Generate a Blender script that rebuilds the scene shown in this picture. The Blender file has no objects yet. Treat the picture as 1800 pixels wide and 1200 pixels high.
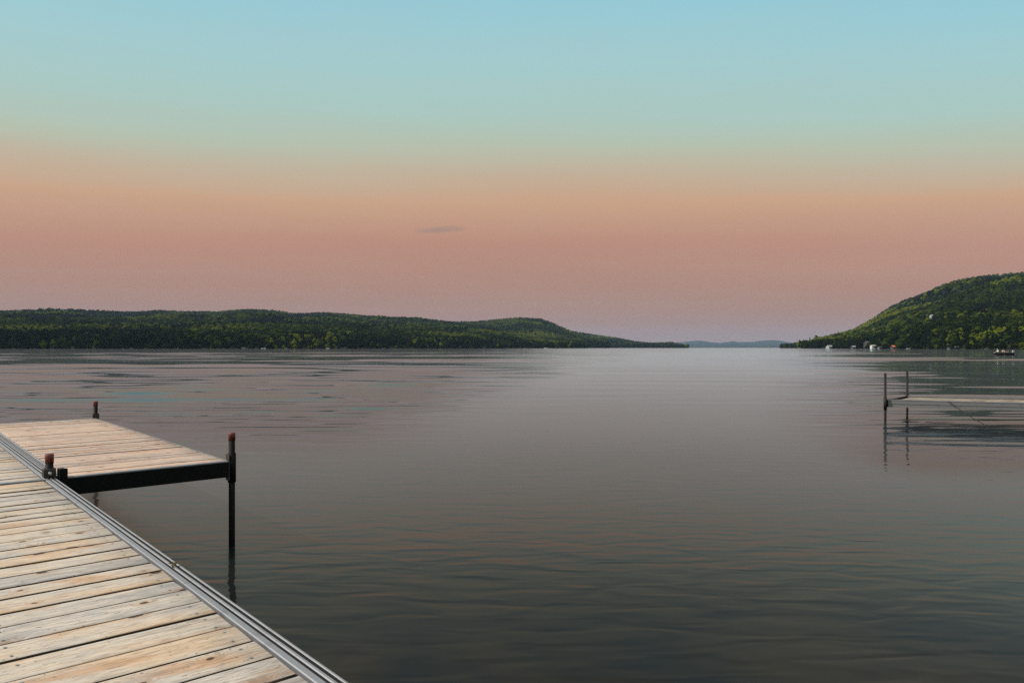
import bpy, bmesh, math, random
import numpy as np
from mathutils import Vector, Matrix, noise as mnoise

R = math.radians
random.seed(7)
rng = np.random.default_rng(7)
scene = bpy.context.scene
COL = scene.collection
F = 1295.0            # focal length of the photograph in its own pixels (1800 wide)
CAM_Z = 1.49          # metres above the water
HZ = 611.0            # horizon row

def lin(c):
    return tuple(((v / 255) / 12.92 if v / 255 <= 0.04045 else ((v / 255 + 0.055) / 1.055) ** 2.4) for v in c)

def at(px, Z, py=None, z=None):
    """world point at ground distance Z in the direction of column px"""
    if z is None:
        z = 0.0 if py is None else CAM_Z + (HZ - py) * Z / F
    return Vector(((px - 900) / F * Z, Z, z))

# ------------------------------------------------------------------ helpers
def tag(o, label=None, cat=None, group=None, kind=None):
    if label: o['label'] = label
    if cat: o['category'] = cat
    if group: o['group'] = group
    if kind: o['kind'] = kind
    return o

def empty(name, loc=(0, 0, 0), rz=0.0):
    o = bpy.data.objects.new(name, None)
    o.empty_display_size = 0.2
    o.location = loc
    o.rotation_euler = (0, 0, rz)
    COL.objects.link(o)
    return o

class MB:
    """collects shapes into one bmesh; every shape may carry a material slot"""
    def __init__(self):
        self.bm = bmesh.new()
    def quad_mesh(self, verts, faces, mi=0, smooth=False):
        vs = [self.bm.verts.new(v) for v in verts]
        for f in faces:
            try:
                fc = self.bm.faces.new([vs[i] for i in f])
                fc.material_index = mi
                fc.smooth = smooth
            except ValueError:
                pass
        return vs
    def box(self, lo, hi, mi=0, bevel=0.0, mat=None):
        x0, y0, z0 = lo; x1, y1, z1 = hi
        v = [(x0,y0,z0),(x1,y0,z0),(x1,y1,z0),(x0,y1,z0),(x0,y0,z1),(x1,y0,z1),(x1,y1,z1),(x0,y1,z1)]
        if mat is not None: v = [mat @ Vector(p) for p in v]
        vs = self.quad_mesh(v, [(0,3,2,1),(4,5,6,7),(0,1,5,4),(1,2,6,5),(2,3,7,6),(3,0,4,7)], mi)
        if bevel > 0:
            es = list({e for q in vs for e in q.link_edges})
            r = bmesh.ops.bevel(self.bm, geom=es, offset=bevel, segments=2, affect='EDGES', profile=0.6)
            for f in r['faces']: f.material_index = mi
    def tube(self, pts, rad, n=12, mi=0, caps=True):
        pts = [Vector(p) for p in pts]
        rads = rad if isinstance(rad, (list, tuple)) else [rad] * len(pts)
        rings = []
        for i, p in enumerate(pts):
            t = (pts[min(i+1, len(pts)-1)] - pts[max(i-1, 0)]).normalized()
            a = Vector((1,0,0)) if abs(t.x) < 0.8 else Vector((0,1,0))
            u = t.cross(a).normalized(); w = t.cross(u)
            rings.append([self.bm.verts.new(p + (u*math.cos(2*math.pi*k/n) + w*math.sin(2*math.pi*k/n)) * rads[i]) for k in range(n)])
        for a, b in zip(rings, rings[1:]):
            for k in range(n):
                f = self.bm.faces.new([a[k], a[(k+1)%n], b[(k+1)%n], b[k]]); f.smooth = True; f.material_index = mi
        if caps:
            for rg in (rings[0], rings[-1]):
                f = self.bm.faces.new(rg); f.material_index = mi
    def prism(self, prof, y0, y1, mis=None, axis='y'):
        """closed profile [(a, z)] run along an axis; mis = material slot of each profile edge"""
        n = len(prof)
        P = (lambda a, t, z: (a, t, z)) if axis == 'y' else (lambda a, t, z: (t, a, z))
        A = [self.bm.verts.new(P(a, y0, z)) for a, z in prof]
        B = [self.bm.verts.new(P(a, y1, z)) for a, z in prof]
        for k in range(n):
            f = self.bm.faces.new([A[k], A[(k+1)%n], B[(k+1)%n], B[k]])
            f.material_index = mis[k] if mis else 0
        self.bm.faces.new(list(reversed(A))); self.bm.faces.new(B)
    def build(self, name, mats, parent=None):
        bmesh.ops.recalc_face_normals(self.bm, faces=self.bm.faces[:])
        me = bpy.data.meshes.new(name)
        self.bm.to_mesh(me); self.bm.free()
        for m in (mats if isinstance(mats, (list, tuple)) else [mats]): me.materials.append(m)
        o = bpy.data.objects.new(name, me)
        COL.objects.link(o)
        if parent is not None: o.parent = parent
        return o

def copy_tree(o, parent=None):
    c = o.copy(); COL.objects.link(c); c.parent = parent
    for ch in list(o.children): copy_tree(ch, c)
    return c

class NT:
    def __init__(self, name, world=None):
        if world is None:
            self.m = bpy.data.materials.new(name); self.m.use_nodes = True
            self.t = self.m.node_tree
        else:
            self.t = world.node_tree
        self.t.nodes.clear()
    def n(self, typ, **kw):
        nd = self.t.nodes.new(typ)
        for k, v in kw.items():
            if k == 'inp':
                for s, val in v.items():
                    sock = nd.inputs[s]
                    if isinstance(val, bpy.types.NodeSocket): self.t.links.new(val, sock)
                    else: sock.default_value = val
            else: setattr(nd, k, v)
        return nd
    def math(self, op, a, b=None, c=None, clamp=False):
        nd = self.t.nodes.new('ShaderNodeMath'); nd.operation = op; nd.use_clamp = clamp
        for i, v in enumerate((a, b, c)):
            if v is None: continue
            if isinstance(v, bpy.types.NodeSocket): self.t.links.new(v, nd.inputs[i])
            else: nd.inputs[i].default_value = v
        return nd.outputs[0]
    def vmath(self, op, a, b=None):
        nd = self.t.nodes.new('ShaderNodeVectorMath'); nd.operation = op
        for i, v in enumerate((a, b)):
            if v is None: continue
            if isinstance(v, bpy.types.NodeSocket): self.t.links.new(v, nd.inputs[i])
            else: nd.inputs[i].default_value = v
        return nd.outputs[0]
    def mix(self, fac, a, b, blend='MIX'):
        nd = self.t.nodes.new('ShaderNodeMix'); nd.data_type = 'RGBA'; nd.blend_type = blend
        for s, v in ((0, fac), (6, a), (7, b)):
            if isinstance(v, bpy.types.NodeSocket): self.t.links.new(v, nd.inputs[s])
            else: nd.inputs[s].default_value = v if s == 0 else (*v[:3], 1)
        return nd.outputs[2]
    def smooth(self, v, lo, hi, a=0.0, b=1.0):
        nd = self.t.nodes.new('ShaderNodeMapRange'); nd.interpolation_type = 'SMOOTHSTEP'
        self.t.links.new(v, nd.inputs[0])
        for i, x in enumerate((lo, hi, a, b)): nd.inputs[1+i].default_value = x
        return nd.outputs[0]
    def ramp(self, fac, stops, interp='LINEAR'):
        nd = self.t.nodes.new('ShaderNodeValToRGB'); cr = nd.color_ramp; cr.interpolation = interp
        while len(cr.elements) < len(stops): cr.elements.new(0.5)
        for e, (p, c) in zip(cr.elements, stops): e.position = p; e.color = (*c, 1)
        self.t.links.new(fac, nd.inputs[0])
        return nd.outputs[0]
    def noise(self, vec, scale, detail=2.0, rough=0.5, dist=0.0, out=0):
        nd = self.n('ShaderNodeTexNoise', inp={'Vector': vec, 'Scale': scale, 'Detail': detail, 'Roughness': rough, 'Distortion': dist})
        return nd.outputs[out]
    def out(self, sh, vol=None):
        o = self.n('ShaderNodeOutputMaterial')
        if sh is not None: self.t.links.new(sh, o.inputs['Surface'])
        if vol is not None: self.t.links.new(vol, o.inputs['Volume'])
        return self.m

def simple(name, col, rough=0.6, metal=0.0, var=0.15, scale=12.0, bump=0.0, spec=0.5):
    t = NT(name)
    tc = t.n('ShaderNodeTexCoord').outputs['Object']
    f = t.noise(tc, scale, 5, 0.6)
    a = tuple(c * (1 - var) for c in col); b = tuple(min(1, c * (1 + var)) for c in col)
    c = t.mix(t.smooth(f, 0.3, 0.7), a, b)
    b_ = t.n('ShaderNodeBsdfPrincipled', inp={'Base Color': c, 'Roughness': rough, 'Metallic': metal, 'Specular IOR Level': spec})
    if bump:
        bn = t.n('ShaderNodeBump', inp={'Height': f, 'Strength': bump, 'Distance': 0.01})
        t.t.links.new(bn.outputs[0], b_.inputs['Normal'])
    return t.out(b_.outputs[0])

# ------------------------------------------------------------------ materials
def wood_material(name, warm):
    t = NT(name)
    tc = t.n('ShaderNodeTexCoord').outputs['Object']
    sep = t.n('ShaderNodeSeparateXYZ', inp={'Vector': tc})
    x, y = sep.outputs[0], sep.outputs[1]
    rnd = t.n('ShaderNodeAttribute', attribute_name='plank_random').outputs['Fac']
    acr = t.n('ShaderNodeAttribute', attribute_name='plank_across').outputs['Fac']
    off = t.math('MULTIPLY', rnd, 91.0)
    # knots: elongated cells, only some carry a knot
    kv = t.n('ShaderNodeCombineXYZ', inp={'X': t.math('ADD', t.math('MULTIPLY', x, 4.6), off), 'Y': t.math('MULTIPLY', y, 6.8), 'Z': off}).outputs[0]
    kw = t.noise(t.vmath('MULTIPLY', kv, (6.0, 6.0, 1.0)), 1.0, 2, 0.5, out=1)
    kvw = t.vmath('ADD', kv, t.vmath('MULTIPLY', t.vmath('SUBTRACT', kw, (0.5, 0.5, 0.5)), (0.10, 0.10, 0.0)))
    vor = t.n('ShaderNodeTexVoronoi', voronoi_dimensions='2D', inp={'Vector': kvw, 'Scale': 1.0, 'Randomness': 0.85})
    kd = vor.outputs['Distance']
    ks = t.n('ShaderNodeSeparateColor', inp={'Color': vor.outputs['Color']})
    has = t.math('GREATER_THAN', ks.outputs[0], 0.62)
    size = t.math('MULTIPLY_ADD', t.math('POWER', ks.outputs[1], 2.0), 0.09, 0.045)
    rel = t.math('DIVIDE', kd, size)
    knot = t.math('MULTIPLY', t.smooth(rel, 1.1, 0.7), has)
    halo = t.math('MULTIPLY', t.smooth(rel, 3.4, 1.0), has)
    # grain, bent round the knots
    gy = t.math('ADD', t.math('MULTIPLY', y, 70.0), t.math('MULTIPLY', halo, 2.2))
    gv = t.n('ShaderNodeCombineXYZ', inp={'X': t.math('ADD', t.math('MULTIPLY', x, 2.6), off), 'Y': gy, 'Z': off}).outputs[0]
    grain = t.noise(gv, 1.0, 6, 0.62, 0.6)
    gv2 = t.n('ShaderNodeCombineXYZ', inp={'X': t.math('ADD', t.math('MULTIPLY', x, 18.0), off), 'Y': t.math('MULTIPLY', gy, 2.6), 'Z': off}).outputs[0]
    fine = t.noise(gv2, 1.0, 4, 0.6)
    # broad weathering patches, long along the plank
    pv = t.n('ShaderNodeCombineXYZ', inp={'X': t.math('ADD', t.math('MULTIPLY', x, 2.8), off), 'Y': t.math('MULTIPLY', y, 10.0), 'Z': t.math('MULTIPLY', rnd, 37.0)}).outputs[0]
    patch = t.noise(pv, 1.0, 4, 0.55, 0.5)
    pv2 = t.vmath('ADD', pv, (17.3, 5.1, 3.3))
    patch2 = t.noise(pv2, 0.8, 3, 0.5, 0.4)
    tone = t.math('ADD', t.math('MULTIPLY', patch, 0.75), t.math('MULTIPLY', t.math('SUBTRACT', rnd, 0.5), 0.22))
    if warm:
        base = t.ramp(tone, [(0.20, (0.36, 0.315, 0.275)), (0.33, (0.50, 0.43, 0.365)), (0.45, (0.56, 0.455, 0.36)), (0.58, (0.58, 0.39, 0.27))])
        stain = (0.42, 0.17, 0.085)
    else:
        base = t.ramp(tone, [(0.20, (0.34, 0.32, 0.30)), (0.32, (0.47, 0.435, 0.385)), (0.44, (0.54, 0.475, 0.39)), (0.56, (0.56, 0.42, 0.285))])
        stain = (0.46, 0.24, 0.10)
    c = t.mix(t.math('MULTIPLY', t.smooth(patch2, 0.57, 0.72), 0.62), base, stain)
    c = t.mix(t.math('MULTIPLY', t.smooth(patch2, 0.44, 0.30), 0.45), c, (0.33, 0.345, 0.36))
    c = t.mix(t.math('MULTIPLY', t.smooth(grain, 0.48, 0.34), 0.48), c, (0.20, 0.165, 0.14))
    c = t.mix(t.math('MULTIPLY', t.smooth(grain, 0.55, 0.72), 0.40), c, (0.66, 0.60, 0.53))
    c = t.mix(t.math('MULTIPLY', t.smooth(fine, 0.52, 0.36), 0.55), c, (0.19, 0.155, 0.13))
    c = t.mix(t.math('MULTIPLY', t.smooth(fine, 0.56, 0.70), 0.35), c, (0.72, 0.68, 0.62))
    ck = t.noise(t.n('ShaderNodeCombineXYZ', inp={'X': t.math('ADD', t.math('MULTIPLY', x, 7.0), off), 'Y': t.math('MULTIPLY', gy, 2.2), 'Z': t.math('ADD', off, 7.0)}).outputs[0], 1.0, 3, 0.55, 0.3)
    c = t.mix(t.math('MULTIPLY', t.smooth(ck, 0.66, 0.72), 0.75), c, (0.06, 0.045, 0.035))
    sp_ = t.noise(t.n('ShaderNodeCombineXYZ', inp={'X': t.math('MULTIPLY', x, 60.0), 'Y': t.math('MULTIPLY', y, 90.0), 'Z': off}).outputs[0], 1.0, 2, 0.5)
    c = t.mix(t.math('MULTIPLY', t.smooth(sp_, 0.66, 0.72), 0.65), c, (0.08, 0.06, 0.045))
    # brown staining along the board edges, then gap shade painted on the plank sides
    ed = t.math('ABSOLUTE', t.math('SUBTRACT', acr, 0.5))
    en = t.math('ADD', ed, t.math('MULTIPLY', t.math('SUBTRACT', patch, 0.5), 0.30))
    c = t.mix(t.math('MULTIPLY', t.smooth(en, 0.44, 0.53), 0.65), c, (0.27, 0.16, 0.075))
    c = t.mix(t.math('MULTIPLY', t.smooth(ed, 0.478, 0.496), 0.92), c, (0.022, 0.017, 0.013))  # near-black plank sides put shade into the colour of the gaps
    c = t.mix(t.math('MULTIPLY', halo, 0.42), c, (0.36, 0.20, 0.10))
    c = t.mix(t.math('MULTIPLY', knot, 0.9), c, (0.035, 0.022, 0.014))
    c = t.mix(1.0, c, (0.93, 0.86, 0.84) if warm else (0.94, 0.94, 0.95), 'MULTIPLY')
    hgt = t.math('SUBTRACT', t.math('ADD', t.math('MULTIPLY', grain, 0.7), t.math('MULTIPLY', fine, 0.3)), t.math('MULTIPLY', knot, 0.5))
    bn = t.n('ShaderNodeBump', inp={'Height': hgt, 'Strength': 0.45, 'Distance': 0.004})
    b = t.n('ShaderNodeBsdfPrincipled', inp={'Base Color': c, 'Roughness': 0.78, 'Specular IOR Level': 0.25, 'Normal': bn.outputs[0]})
    return t.out(b.outputs[0])

def metal_material(name, col, rough, streak):
    t = NT(name)
    tc = t.n('ShaderNodeTexCoord').outputs['Object']
    f = t.noise(t.vmath('MULTIPLY', tc, (60.0, 1.5, 60.0)), 1.0, 5, 0.6)
    g = t.noise(tc, 9.0, 5, 0.65)
    c = t.mix(t.math('MULTIPLY', t.smooth(g, 0.50, 0.72), streak), col, tuple(v * 0.55 for v in col))
    r = t.math('MULTIPLY_ADD', f, 0.25, rough)
    bn = t.n('ShaderNodeBump', inp={'Height': f, 'Strength': 0.12, 'Distance': 0.002})
    b = t.n('ShaderNodeBsdfPrincipled', inp={'Base Color': c, 'Roughness': r, 'Metallic': 0.55, 'Normal': bn.outputs[0]})
    return t.out(b.outputs[0])

def rusty(name, col, rust, amount, spec=0.3):
    t = NT(name)
    tc = t.n('ShaderNodeTexCoord').outputs['Object']
    g = t.noise(t.vmath('MULTIPLY', tc, (1, 1, 0.5)), 28.0, 6, 0.7)
    c = t.mix(t.math('MULTIPLY', t.smooth(g, 0.50, 0.68), amount), col, rust)
    bn = t.n('ShaderNodeBump', inp={'Height': g, 'Strength': 0.35, 'Distance': 0.003})
    b = t.n('ShaderNodeBsdfPrincipled', inp={'Base Color': c, 'Roughness': 0.62, 'Metallic': 0.0, 'Normal': bn.outputs[0], 'Specular IOR Level': spec})
    return t.out(b.outputs[0])

M = {}
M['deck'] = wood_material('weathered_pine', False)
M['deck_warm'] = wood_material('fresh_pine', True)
M['alu'] = metal_material('aluminium_rail', (0.27, 0.28, 0.30), 0.46, 0.6)
M['alu_dull'] = metal_material('dull_aluminium', (0.24, 0.24, 0.24), 0.42, 0.4)
M['slot'] = simple('rail_slot', (0.012, 0.012, 0.013), 0.8)
M['iron'] = rusty('black_steel', (0.005, 0.005, 0.005), (0.020, 0.012, 0.008), 0.4, 0.12)
M['bracket'] = rusty('weathered_bracket', (0.045, 0.038, 0.03), (0.12, 0.085, 0.055), 0.6)
M['galv'] = rusty('grey_post', (0.016, 0.016, 0.017), (0.035, 0.03, 0.026), 0.4, 0.2)
M['cap'] = simple('red_cap', (0.115, 0.019, 0.010), 0.5, var=0.25, scale=40)
M['bolt'] = simple('zinc_bolt', (0.5, 0.5, 0.5), 0.35, 0.8)
M['white'] = simple('white_paint', (0.66, 0.66, 0.64), 0.45, var=0.04)
M['offwhite'] = simple('pale_paint', (0.36, 0.37, 0.37), 0.5, var=0.08)
M['greywall'] = simple('grey_clapboard', (0.16, 0.165, 0.17), 0.7)
M['darkwall'] = simple('dark_clapboard', (0.05, 0.045, 0.04), 0.7)
M['redroof'] = simple('orange_red_roof', (0.50, 0.125, 0.075), 0.6)
M['greyroof'] = simple('pale_roof', (0.30, 0.31, 0.32), 0.55)
M['darkroof'] = simple('dark_roof', (0.05, 0.055, 0.065), 0.7)
M['glass'] = simple('window_glass', (0.02, 0.025, 0.03), 0.08)
M['hull_dark'] = simple('dark_hull', (0.018, 0.019, 0.022), 0.4)
M['skin'] = simple('skin', (0.42, 0.25, 0.18), 0.6, var=0.05)
M['cloth_white'] = simple('white_cloth', (0.75, 0.72, 0.66), 0.9, var=0.06)
M['cloth_dark'] = simple('dark_cloth', (0.02, 0.02, 0.025), 0.9)
M['cloth_red'] = simple('red_cloth', (0.32, 0.05, 0.03), 0.9)
M['rope'] = simple('dark_rope', (0.02, 0.018, 0.016), 0.9, scale=90)
M['leaf_dry'] = simple('dry_leaf', (0.20, 0.13, 0.05), 0.8, var=0.4, scale=80)

def bark_material():
    t = NT('bark')
    tc = t.n('ShaderNodeTexCoord').outputs['Object']
    g = t.noise(t.vmath('MULTIPLY', tc, (4, 4, 0.8)), 2.0, 5, 0.7)
    c = t.mix(g, (0.03, 0.022, 0.016), (0.10, 0.075, 0.055))
    b = t.n('ShaderNodeBsdfPrincipled', inp={'Base Color': c, 'Roughness': 0.9})
    return t.out(b.outputs[0])
M['bark'] = bark_material()

def foliage_material(name, dark, mid, bright, patchy):
    t = NT(name)
    pos = t.n('ShaderNodeNewGeometry').outputs['Position']
    ri = t.n('ShaderNodeObjectInfo').outputs['Random']
    big = t.noise(t.vmath('MULTIPLY', pos, (0.0052, 0.0030, 0.004)), 1.0, 4, 0.6, 0.8)
    s = t.math('ADD', t.math('MULTIPLY', ri, 0.42), t.math('MULTIPLY', t.math('SUBTRACT', big, 0.5), patchy))
    s = t.math('ADD', s, 0.20)
    c = t.ramp(s, [(0.0, dark), (0.42, mid), (0.85, bright)])
    leaf = t.noise(pos, 0.9, 3, 0.6)
    c = t.mix(t.math('MULTIPLY', t.smooth(leaf, 0.35, 0.65), 0.35), c, tuple(v * 0.5 for v in mid))
    d = t.n('ShaderNodeBsdfDiffuse', inp={'Color': c, 'Roughness': 0.9})
    tr = t.n('ShaderNodeBsdfTranslucent', inp={'Color': c})
    mx = t.n('ShaderNodeMixShader', inp={0: 0.22})
    t.t.links.new(d.outputs[0], mx.inputs[1]); t.t.links.new(tr.outputs[0], mx.inputs[2])
    return t.out(mx.outputs[0])
M['broad'] = foliage_material('broadleaf_foliage', (0.006, 0.012, 0.002), (0.046, 0.074, 0.007), (0.22, 0.255, 0.015), 3.1)
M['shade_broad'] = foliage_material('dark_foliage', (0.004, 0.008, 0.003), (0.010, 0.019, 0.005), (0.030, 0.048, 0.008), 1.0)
M['conifer'] = foliage_material('conifer_foliage', (0.004, 0.008, 0.004), (0.008, 0.016, 0.007), (0.018, 0.032, 0.010), 0.7)

def ground_material():
    t = NT('forest_floor')
    pos = t.n('ShaderNodeNewGeometry').outputs['Position']
    g = t.noise(pos, 0.06, 6, 0.65)
    c = t.mix(g, (0.008, 0.012, 0.006), (0.028, 0.035, 0.012))
    b = t.n('ShaderNodeBsdfPrincipled', inp={'Base Color': c, 'Roughness': 0.95, 'Specular IOR Level': 0.1})
    return t.out(b.outputs[0])
M['ground'] = ground_material()

def water_material():
    t = NT('lake_water')
    pos = t.n('ShaderNodeNewGeometry').outputs['Position']
    sep = t.n('ShaderNodeSeparateXYZ', inp={'Vector': pos})
    X, Y = sep.outputs[0], sep.outputs[1]
    # where the breeze reaches: a sheltered lane of smooth water runs out into the lake
    lane_c = t.math('MULTIPLY_ADD', Y, 0.227, -1.0)
    lane_w = t.math('MULTIPLY_ADD', Y, 0.17, 0.9)
    wob = t.noise(t.vmath('MULTIPLY', pos, (0.05, 0.035, 0.0)), 1.0, 4, 0.6)
    u = t.math('DIVIDE', t.math('ABSOLUTE', t.math('SUBTRACT', X, lane_c)), lane_w)
    u = t.math('ADD', u, t.math('MULTIPLY', t.math('SUBTRACT', wob, 0.5), 1.5))
    rough_side = t.smooth(u, 0.65, 1.6)
    out_far = t.smooth(t.math('ADD', Y, t.math('MULTIPLY', t.math('SUBTRACT', wob, 0.5), 9.0)), 9.5, 19.0)
    breeze = t.math('MULTIPLY', rough_side, out_far)
    def field(sx, sy, detail, rough, dist, offs=(0, 0, 0), rot=0.0):
        mp = t.n('ShaderNodeMapping', inp={'Vector': pos, 'Scale': (sx, sy, 1.0), 'Rotation': (0, 0, rot), 'Location': offs})
        return t.noise(mp.outputs[0], 1.0, detail, rough, dist)
    near = field(2.2, 6.0, 1, 0.45, 0.5, rot=R(4))        # gentle swell near the dock
    slow = field(0.28, 0.85, 1, 0.5, 0.4, (5, 1, 0), R(-5))
    rip = field(1.0, 3.6, 1, 0.5, 0.4, (9, 2, 0), R(6))    # small ripples
    far = field(0.025, 0.11, 1, 0.45, 0.5, (1, 4, 0), R(2))
    gust = t.smooth(t.noise(t.vmath('MULTIPLY', pos, (0.03, 0.09, 0.0)), 1.0, 3, 0.5), 0.36, 0.62, 0.35, 1.0)
    br = t.math('MULTIPLY', breeze, gust)
    inshore = t.smooth(Y, 6.0, 17.0, 1.0, 0.06)
    h = t.math('MULTIPLY', t.math('MULTIPLY', near, inshore), 0.0062)
    h = t.math('ADD', h, t.math('MULTIPLY', t.math('MULTIPLY', slow, inshore), 0.006))
    h = t.math('ADD', h, t.math('MULTIPLY', rip, t.math('MULTIPLY', inshore, t.math('MULTIPLY_ADD', br, 0.002, 0.0010))))
    h = t.math('ADD', h, t.math('MULTIPLY', t.math('MULTIPLY', far, t.smooth(Y, 150.0, 260.0)), 0.20))
    bn = t.n('ShaderNodeBump', inp={'Height': h, 'Strength': 1.0, 'Distance': 1.0})
    if 'Filter Width' in bn.inputs: bn.inputs['Filter Width'].default_value = 0.1
    # shallow, weedy bottom seen through the water by the shore
    bed = t.noise(pos, 0.9, 5, 0.6, 0.6)
    shallow = t.smooth(Y, 6.5, 2.0)
    c = t.mix(t.math('MULTIPLY', shallow, t.smooth(bed, 0.38, 0.68)), (0.006, 0.007, 0.007), (0.022, 0.015, 0.008))
    c = t.mix(t.smooth(Y, 8.5, 14.0), c, (0.018, 0.020, 0.024))
    body = t.n('ShaderNodeBsdfDiffuse', inp={'Color': c})
    fr = t.n('ShaderNodeFresnel', inp={'IOR': 1.333, 'Normal': bn.outputs[0]}).outputs[0]
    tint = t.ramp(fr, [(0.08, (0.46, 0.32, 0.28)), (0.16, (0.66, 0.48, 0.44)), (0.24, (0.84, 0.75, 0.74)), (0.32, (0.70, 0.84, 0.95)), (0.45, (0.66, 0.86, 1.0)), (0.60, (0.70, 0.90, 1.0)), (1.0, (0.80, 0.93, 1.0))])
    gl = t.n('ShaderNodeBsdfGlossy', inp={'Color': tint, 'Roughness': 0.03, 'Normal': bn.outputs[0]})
    # ripples too fine to see one by one widen the reflection in the lane where the air just stirs the water
    gr = t.n('ShaderNodeBsdfGlossy', inp={'Color': (0.93, 0.96, 1.0, 1), 'Roughness': 0.28, 'Normal': bn.outputs[0]})
    share = t.smooth(t.math('ADD', Y, t.math('MULTIPLY', wob, 3.0)), 5.5, 10.0, 0.12, 0.66)
    share = t.math('MULTIPLY', share, t.math('MULTIPLY_ADD', t.math('MULTIPLY', rough_side, t.math('MAXIMUM', t.smooth(Y, 8.0, 14.0), t.math('MULTIPLY', t.smooth(X, 3.8, 5.2), t.smooth(Y, 7.6, 9.6)))), -0.88, 1.0))
    g = t.n('ShaderNodeMixShader', inp={0: share}); t.t.links.new(gl.outputs[0], g.inputs[1]); t.t.links.new(gr.outputs[0], g.inputs[2])
    m = t.n('ShaderNodeMixShader', inp={0: fr}); t.t.links.new(body.outputs[0], m.inputs[1]); t.t.links.new(g.outputs[0], m.inputs[2])
    return t.out(m.outputs[0])
M['water'] = water_material()

# ------------------------------------------------------------------ sky, sun, camera
SUN_AZ, SUN_EL = R(-100), R(44)      # to the left of the view, well up
w = bpy.data.worlds.new("World"); scene.world = w; w.use_nodes = True
t = NT('', world=w)
dirv = t.n('ShaderNodeTexCoord').outputs['Generated']
sp = t.n('ShaderNodeSeparateXYZ', inp={'Vector': dirv})
hor = t.math('SQRT', t.math('ADD', t.math('MULTIPLY', sp.outputs[0], sp.outputs[0]), t.math('MULTIPLY', sp.outputs[1], sp.outputs[1])))
slope = t.math('DIVIDE', sp.outputs[2], t.math('MAXIMUM', hor, 0.001))
# the warm band stands a little higher on the left than on the right
xr = t.math('MAXIMUM', t.math('DIVIDE', sp.outputs[0], t.math('MAXIMUM', hor, 0.001)), 0.0)
xl = t.math('MAXIMUM', t.math('DIVIDE', sp.outputs[0], t.math('MULTIPLY', t.math('MAXIMUM', hor, 0.001), -1.0)), 0.0)
kx = t.math('ADD', t.math('MULTIPLY', t.math('MULTIPLY', xr, xr), 0.60), t.math('MULTIPLY', t.math('MULTIPLY', xl, xl), 0.28))
slope = t.math('MULTIPLY', slope, t.math('ADD', kx, 1.0))
sn = t.noise(t.vmath('MULTIPLY', dirv, (1.2, 1.2, 16.0)), 1.0, 4, 0.5, 0.4)
slope = t.math('ADD', slope, t.math('MULTIPLY', t.math('SUBTRACT', sn, 0.5), 0.035))
fac = t.math('MULTIPLY', slope, 1.0, clamp=True)
stops = [(0.0, (158, 140, 146)), (0.012, (160, 137, 138)), (0.04, (164, 129, 120)), (0.086, (175, 131, 113)), (0.14, (189, 138, 115)),
         (0.20, (206, 163, 129)), (0.24, (197, 181, 154)), (0.275, (185, 196, 174)), (0.317, (174, 204, 194)), (0.394, (166, 207, 209)),
         (0.472, (152, 206, 218)), (0.62, (150, 198, 214)), (1.0, (205, 200, 196))]
grad = t.ramp(fac, [(p, lin(c)) for p, c in stops])
sky = t.n('ShaderNodeTexSky', sky_type='NISHITA', sun_disc=False, sun_elevation=SUN_EL, sun_rotation=SUN_AZ, air_density=1.0, dust_density=1.5)
cir = t.noise(t.vmath('MULTIPLY', dirv, (2.5, 2.5, 30.0)), 1.0, 5, 0.6, 0.8)
grad = t.mix(t.math('MULTIPLY', t.smooth(cir, 0.35, 0.75), 0.07), grad, (0.52, 0.42, 0.38))
nis = t.vmath('MULTIPLY', sky.outputs[0], (0.10, 0.10, 0.10))
col = t.mix(0.06, grad, nis)
bg = t.n('ShaderNodeBackground', inp={'Color': col, 'Strength': 1.0})
wo = t.n('ShaderNodeOutputWorld'); t.t.links.new(bg.outputs[0], wo.inputs[0])

sd = bpy.data.lights.new('sun', 'SUN'); sd.energy = 4.2; sd.angle = R(1.0); sd.color = (1.0, 0.91, 0.80)
so = bpy.data.objects.new('sun', sd); COL.objects.link(so)
to_sun = Vector((math.sin(SUN_AZ) * math.cos(SUN_EL), math.cos(SUN_AZ) * math.cos(SUN_EL), math.sin(SUN_EL)))
so.rotation_euler = to_sun.to_track_quat('Z', 'Y').to_euler(); so.location = (-40, 40, 60)

cd = bpy.data.cameras.new('camera'); cam = bpy.data.objects.new('camera', cd); COL.objects.link(cam)
cd.sensor_width = 36.0; cd.lens = F / 1800 * 36; cd.shift_y = (HZ - 600) / 1800
cd.clip_start = 0.05; cd.clip_end = 40000
cam.location = (0, 0, CAM_Z); cam.rotation_euler = (R(90), 0, 0)
scene.camera = cam
scene.view_settings.view_transform = 'Standard'; scene.view_settings.look = 'None'
scene.view_settings.exposure = 0.0; scene.view_settings.gamma = 1.0
scene.cycles.use_denoising = False
scene.cycles.max_bounces = 6; scene.cycles.volume_bounces = 0
scene.cycles.transparent_max_bounces = 8
scene.cycles.caustics_reflective = False; scene.cycles.caustics_refractive = False

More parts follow.
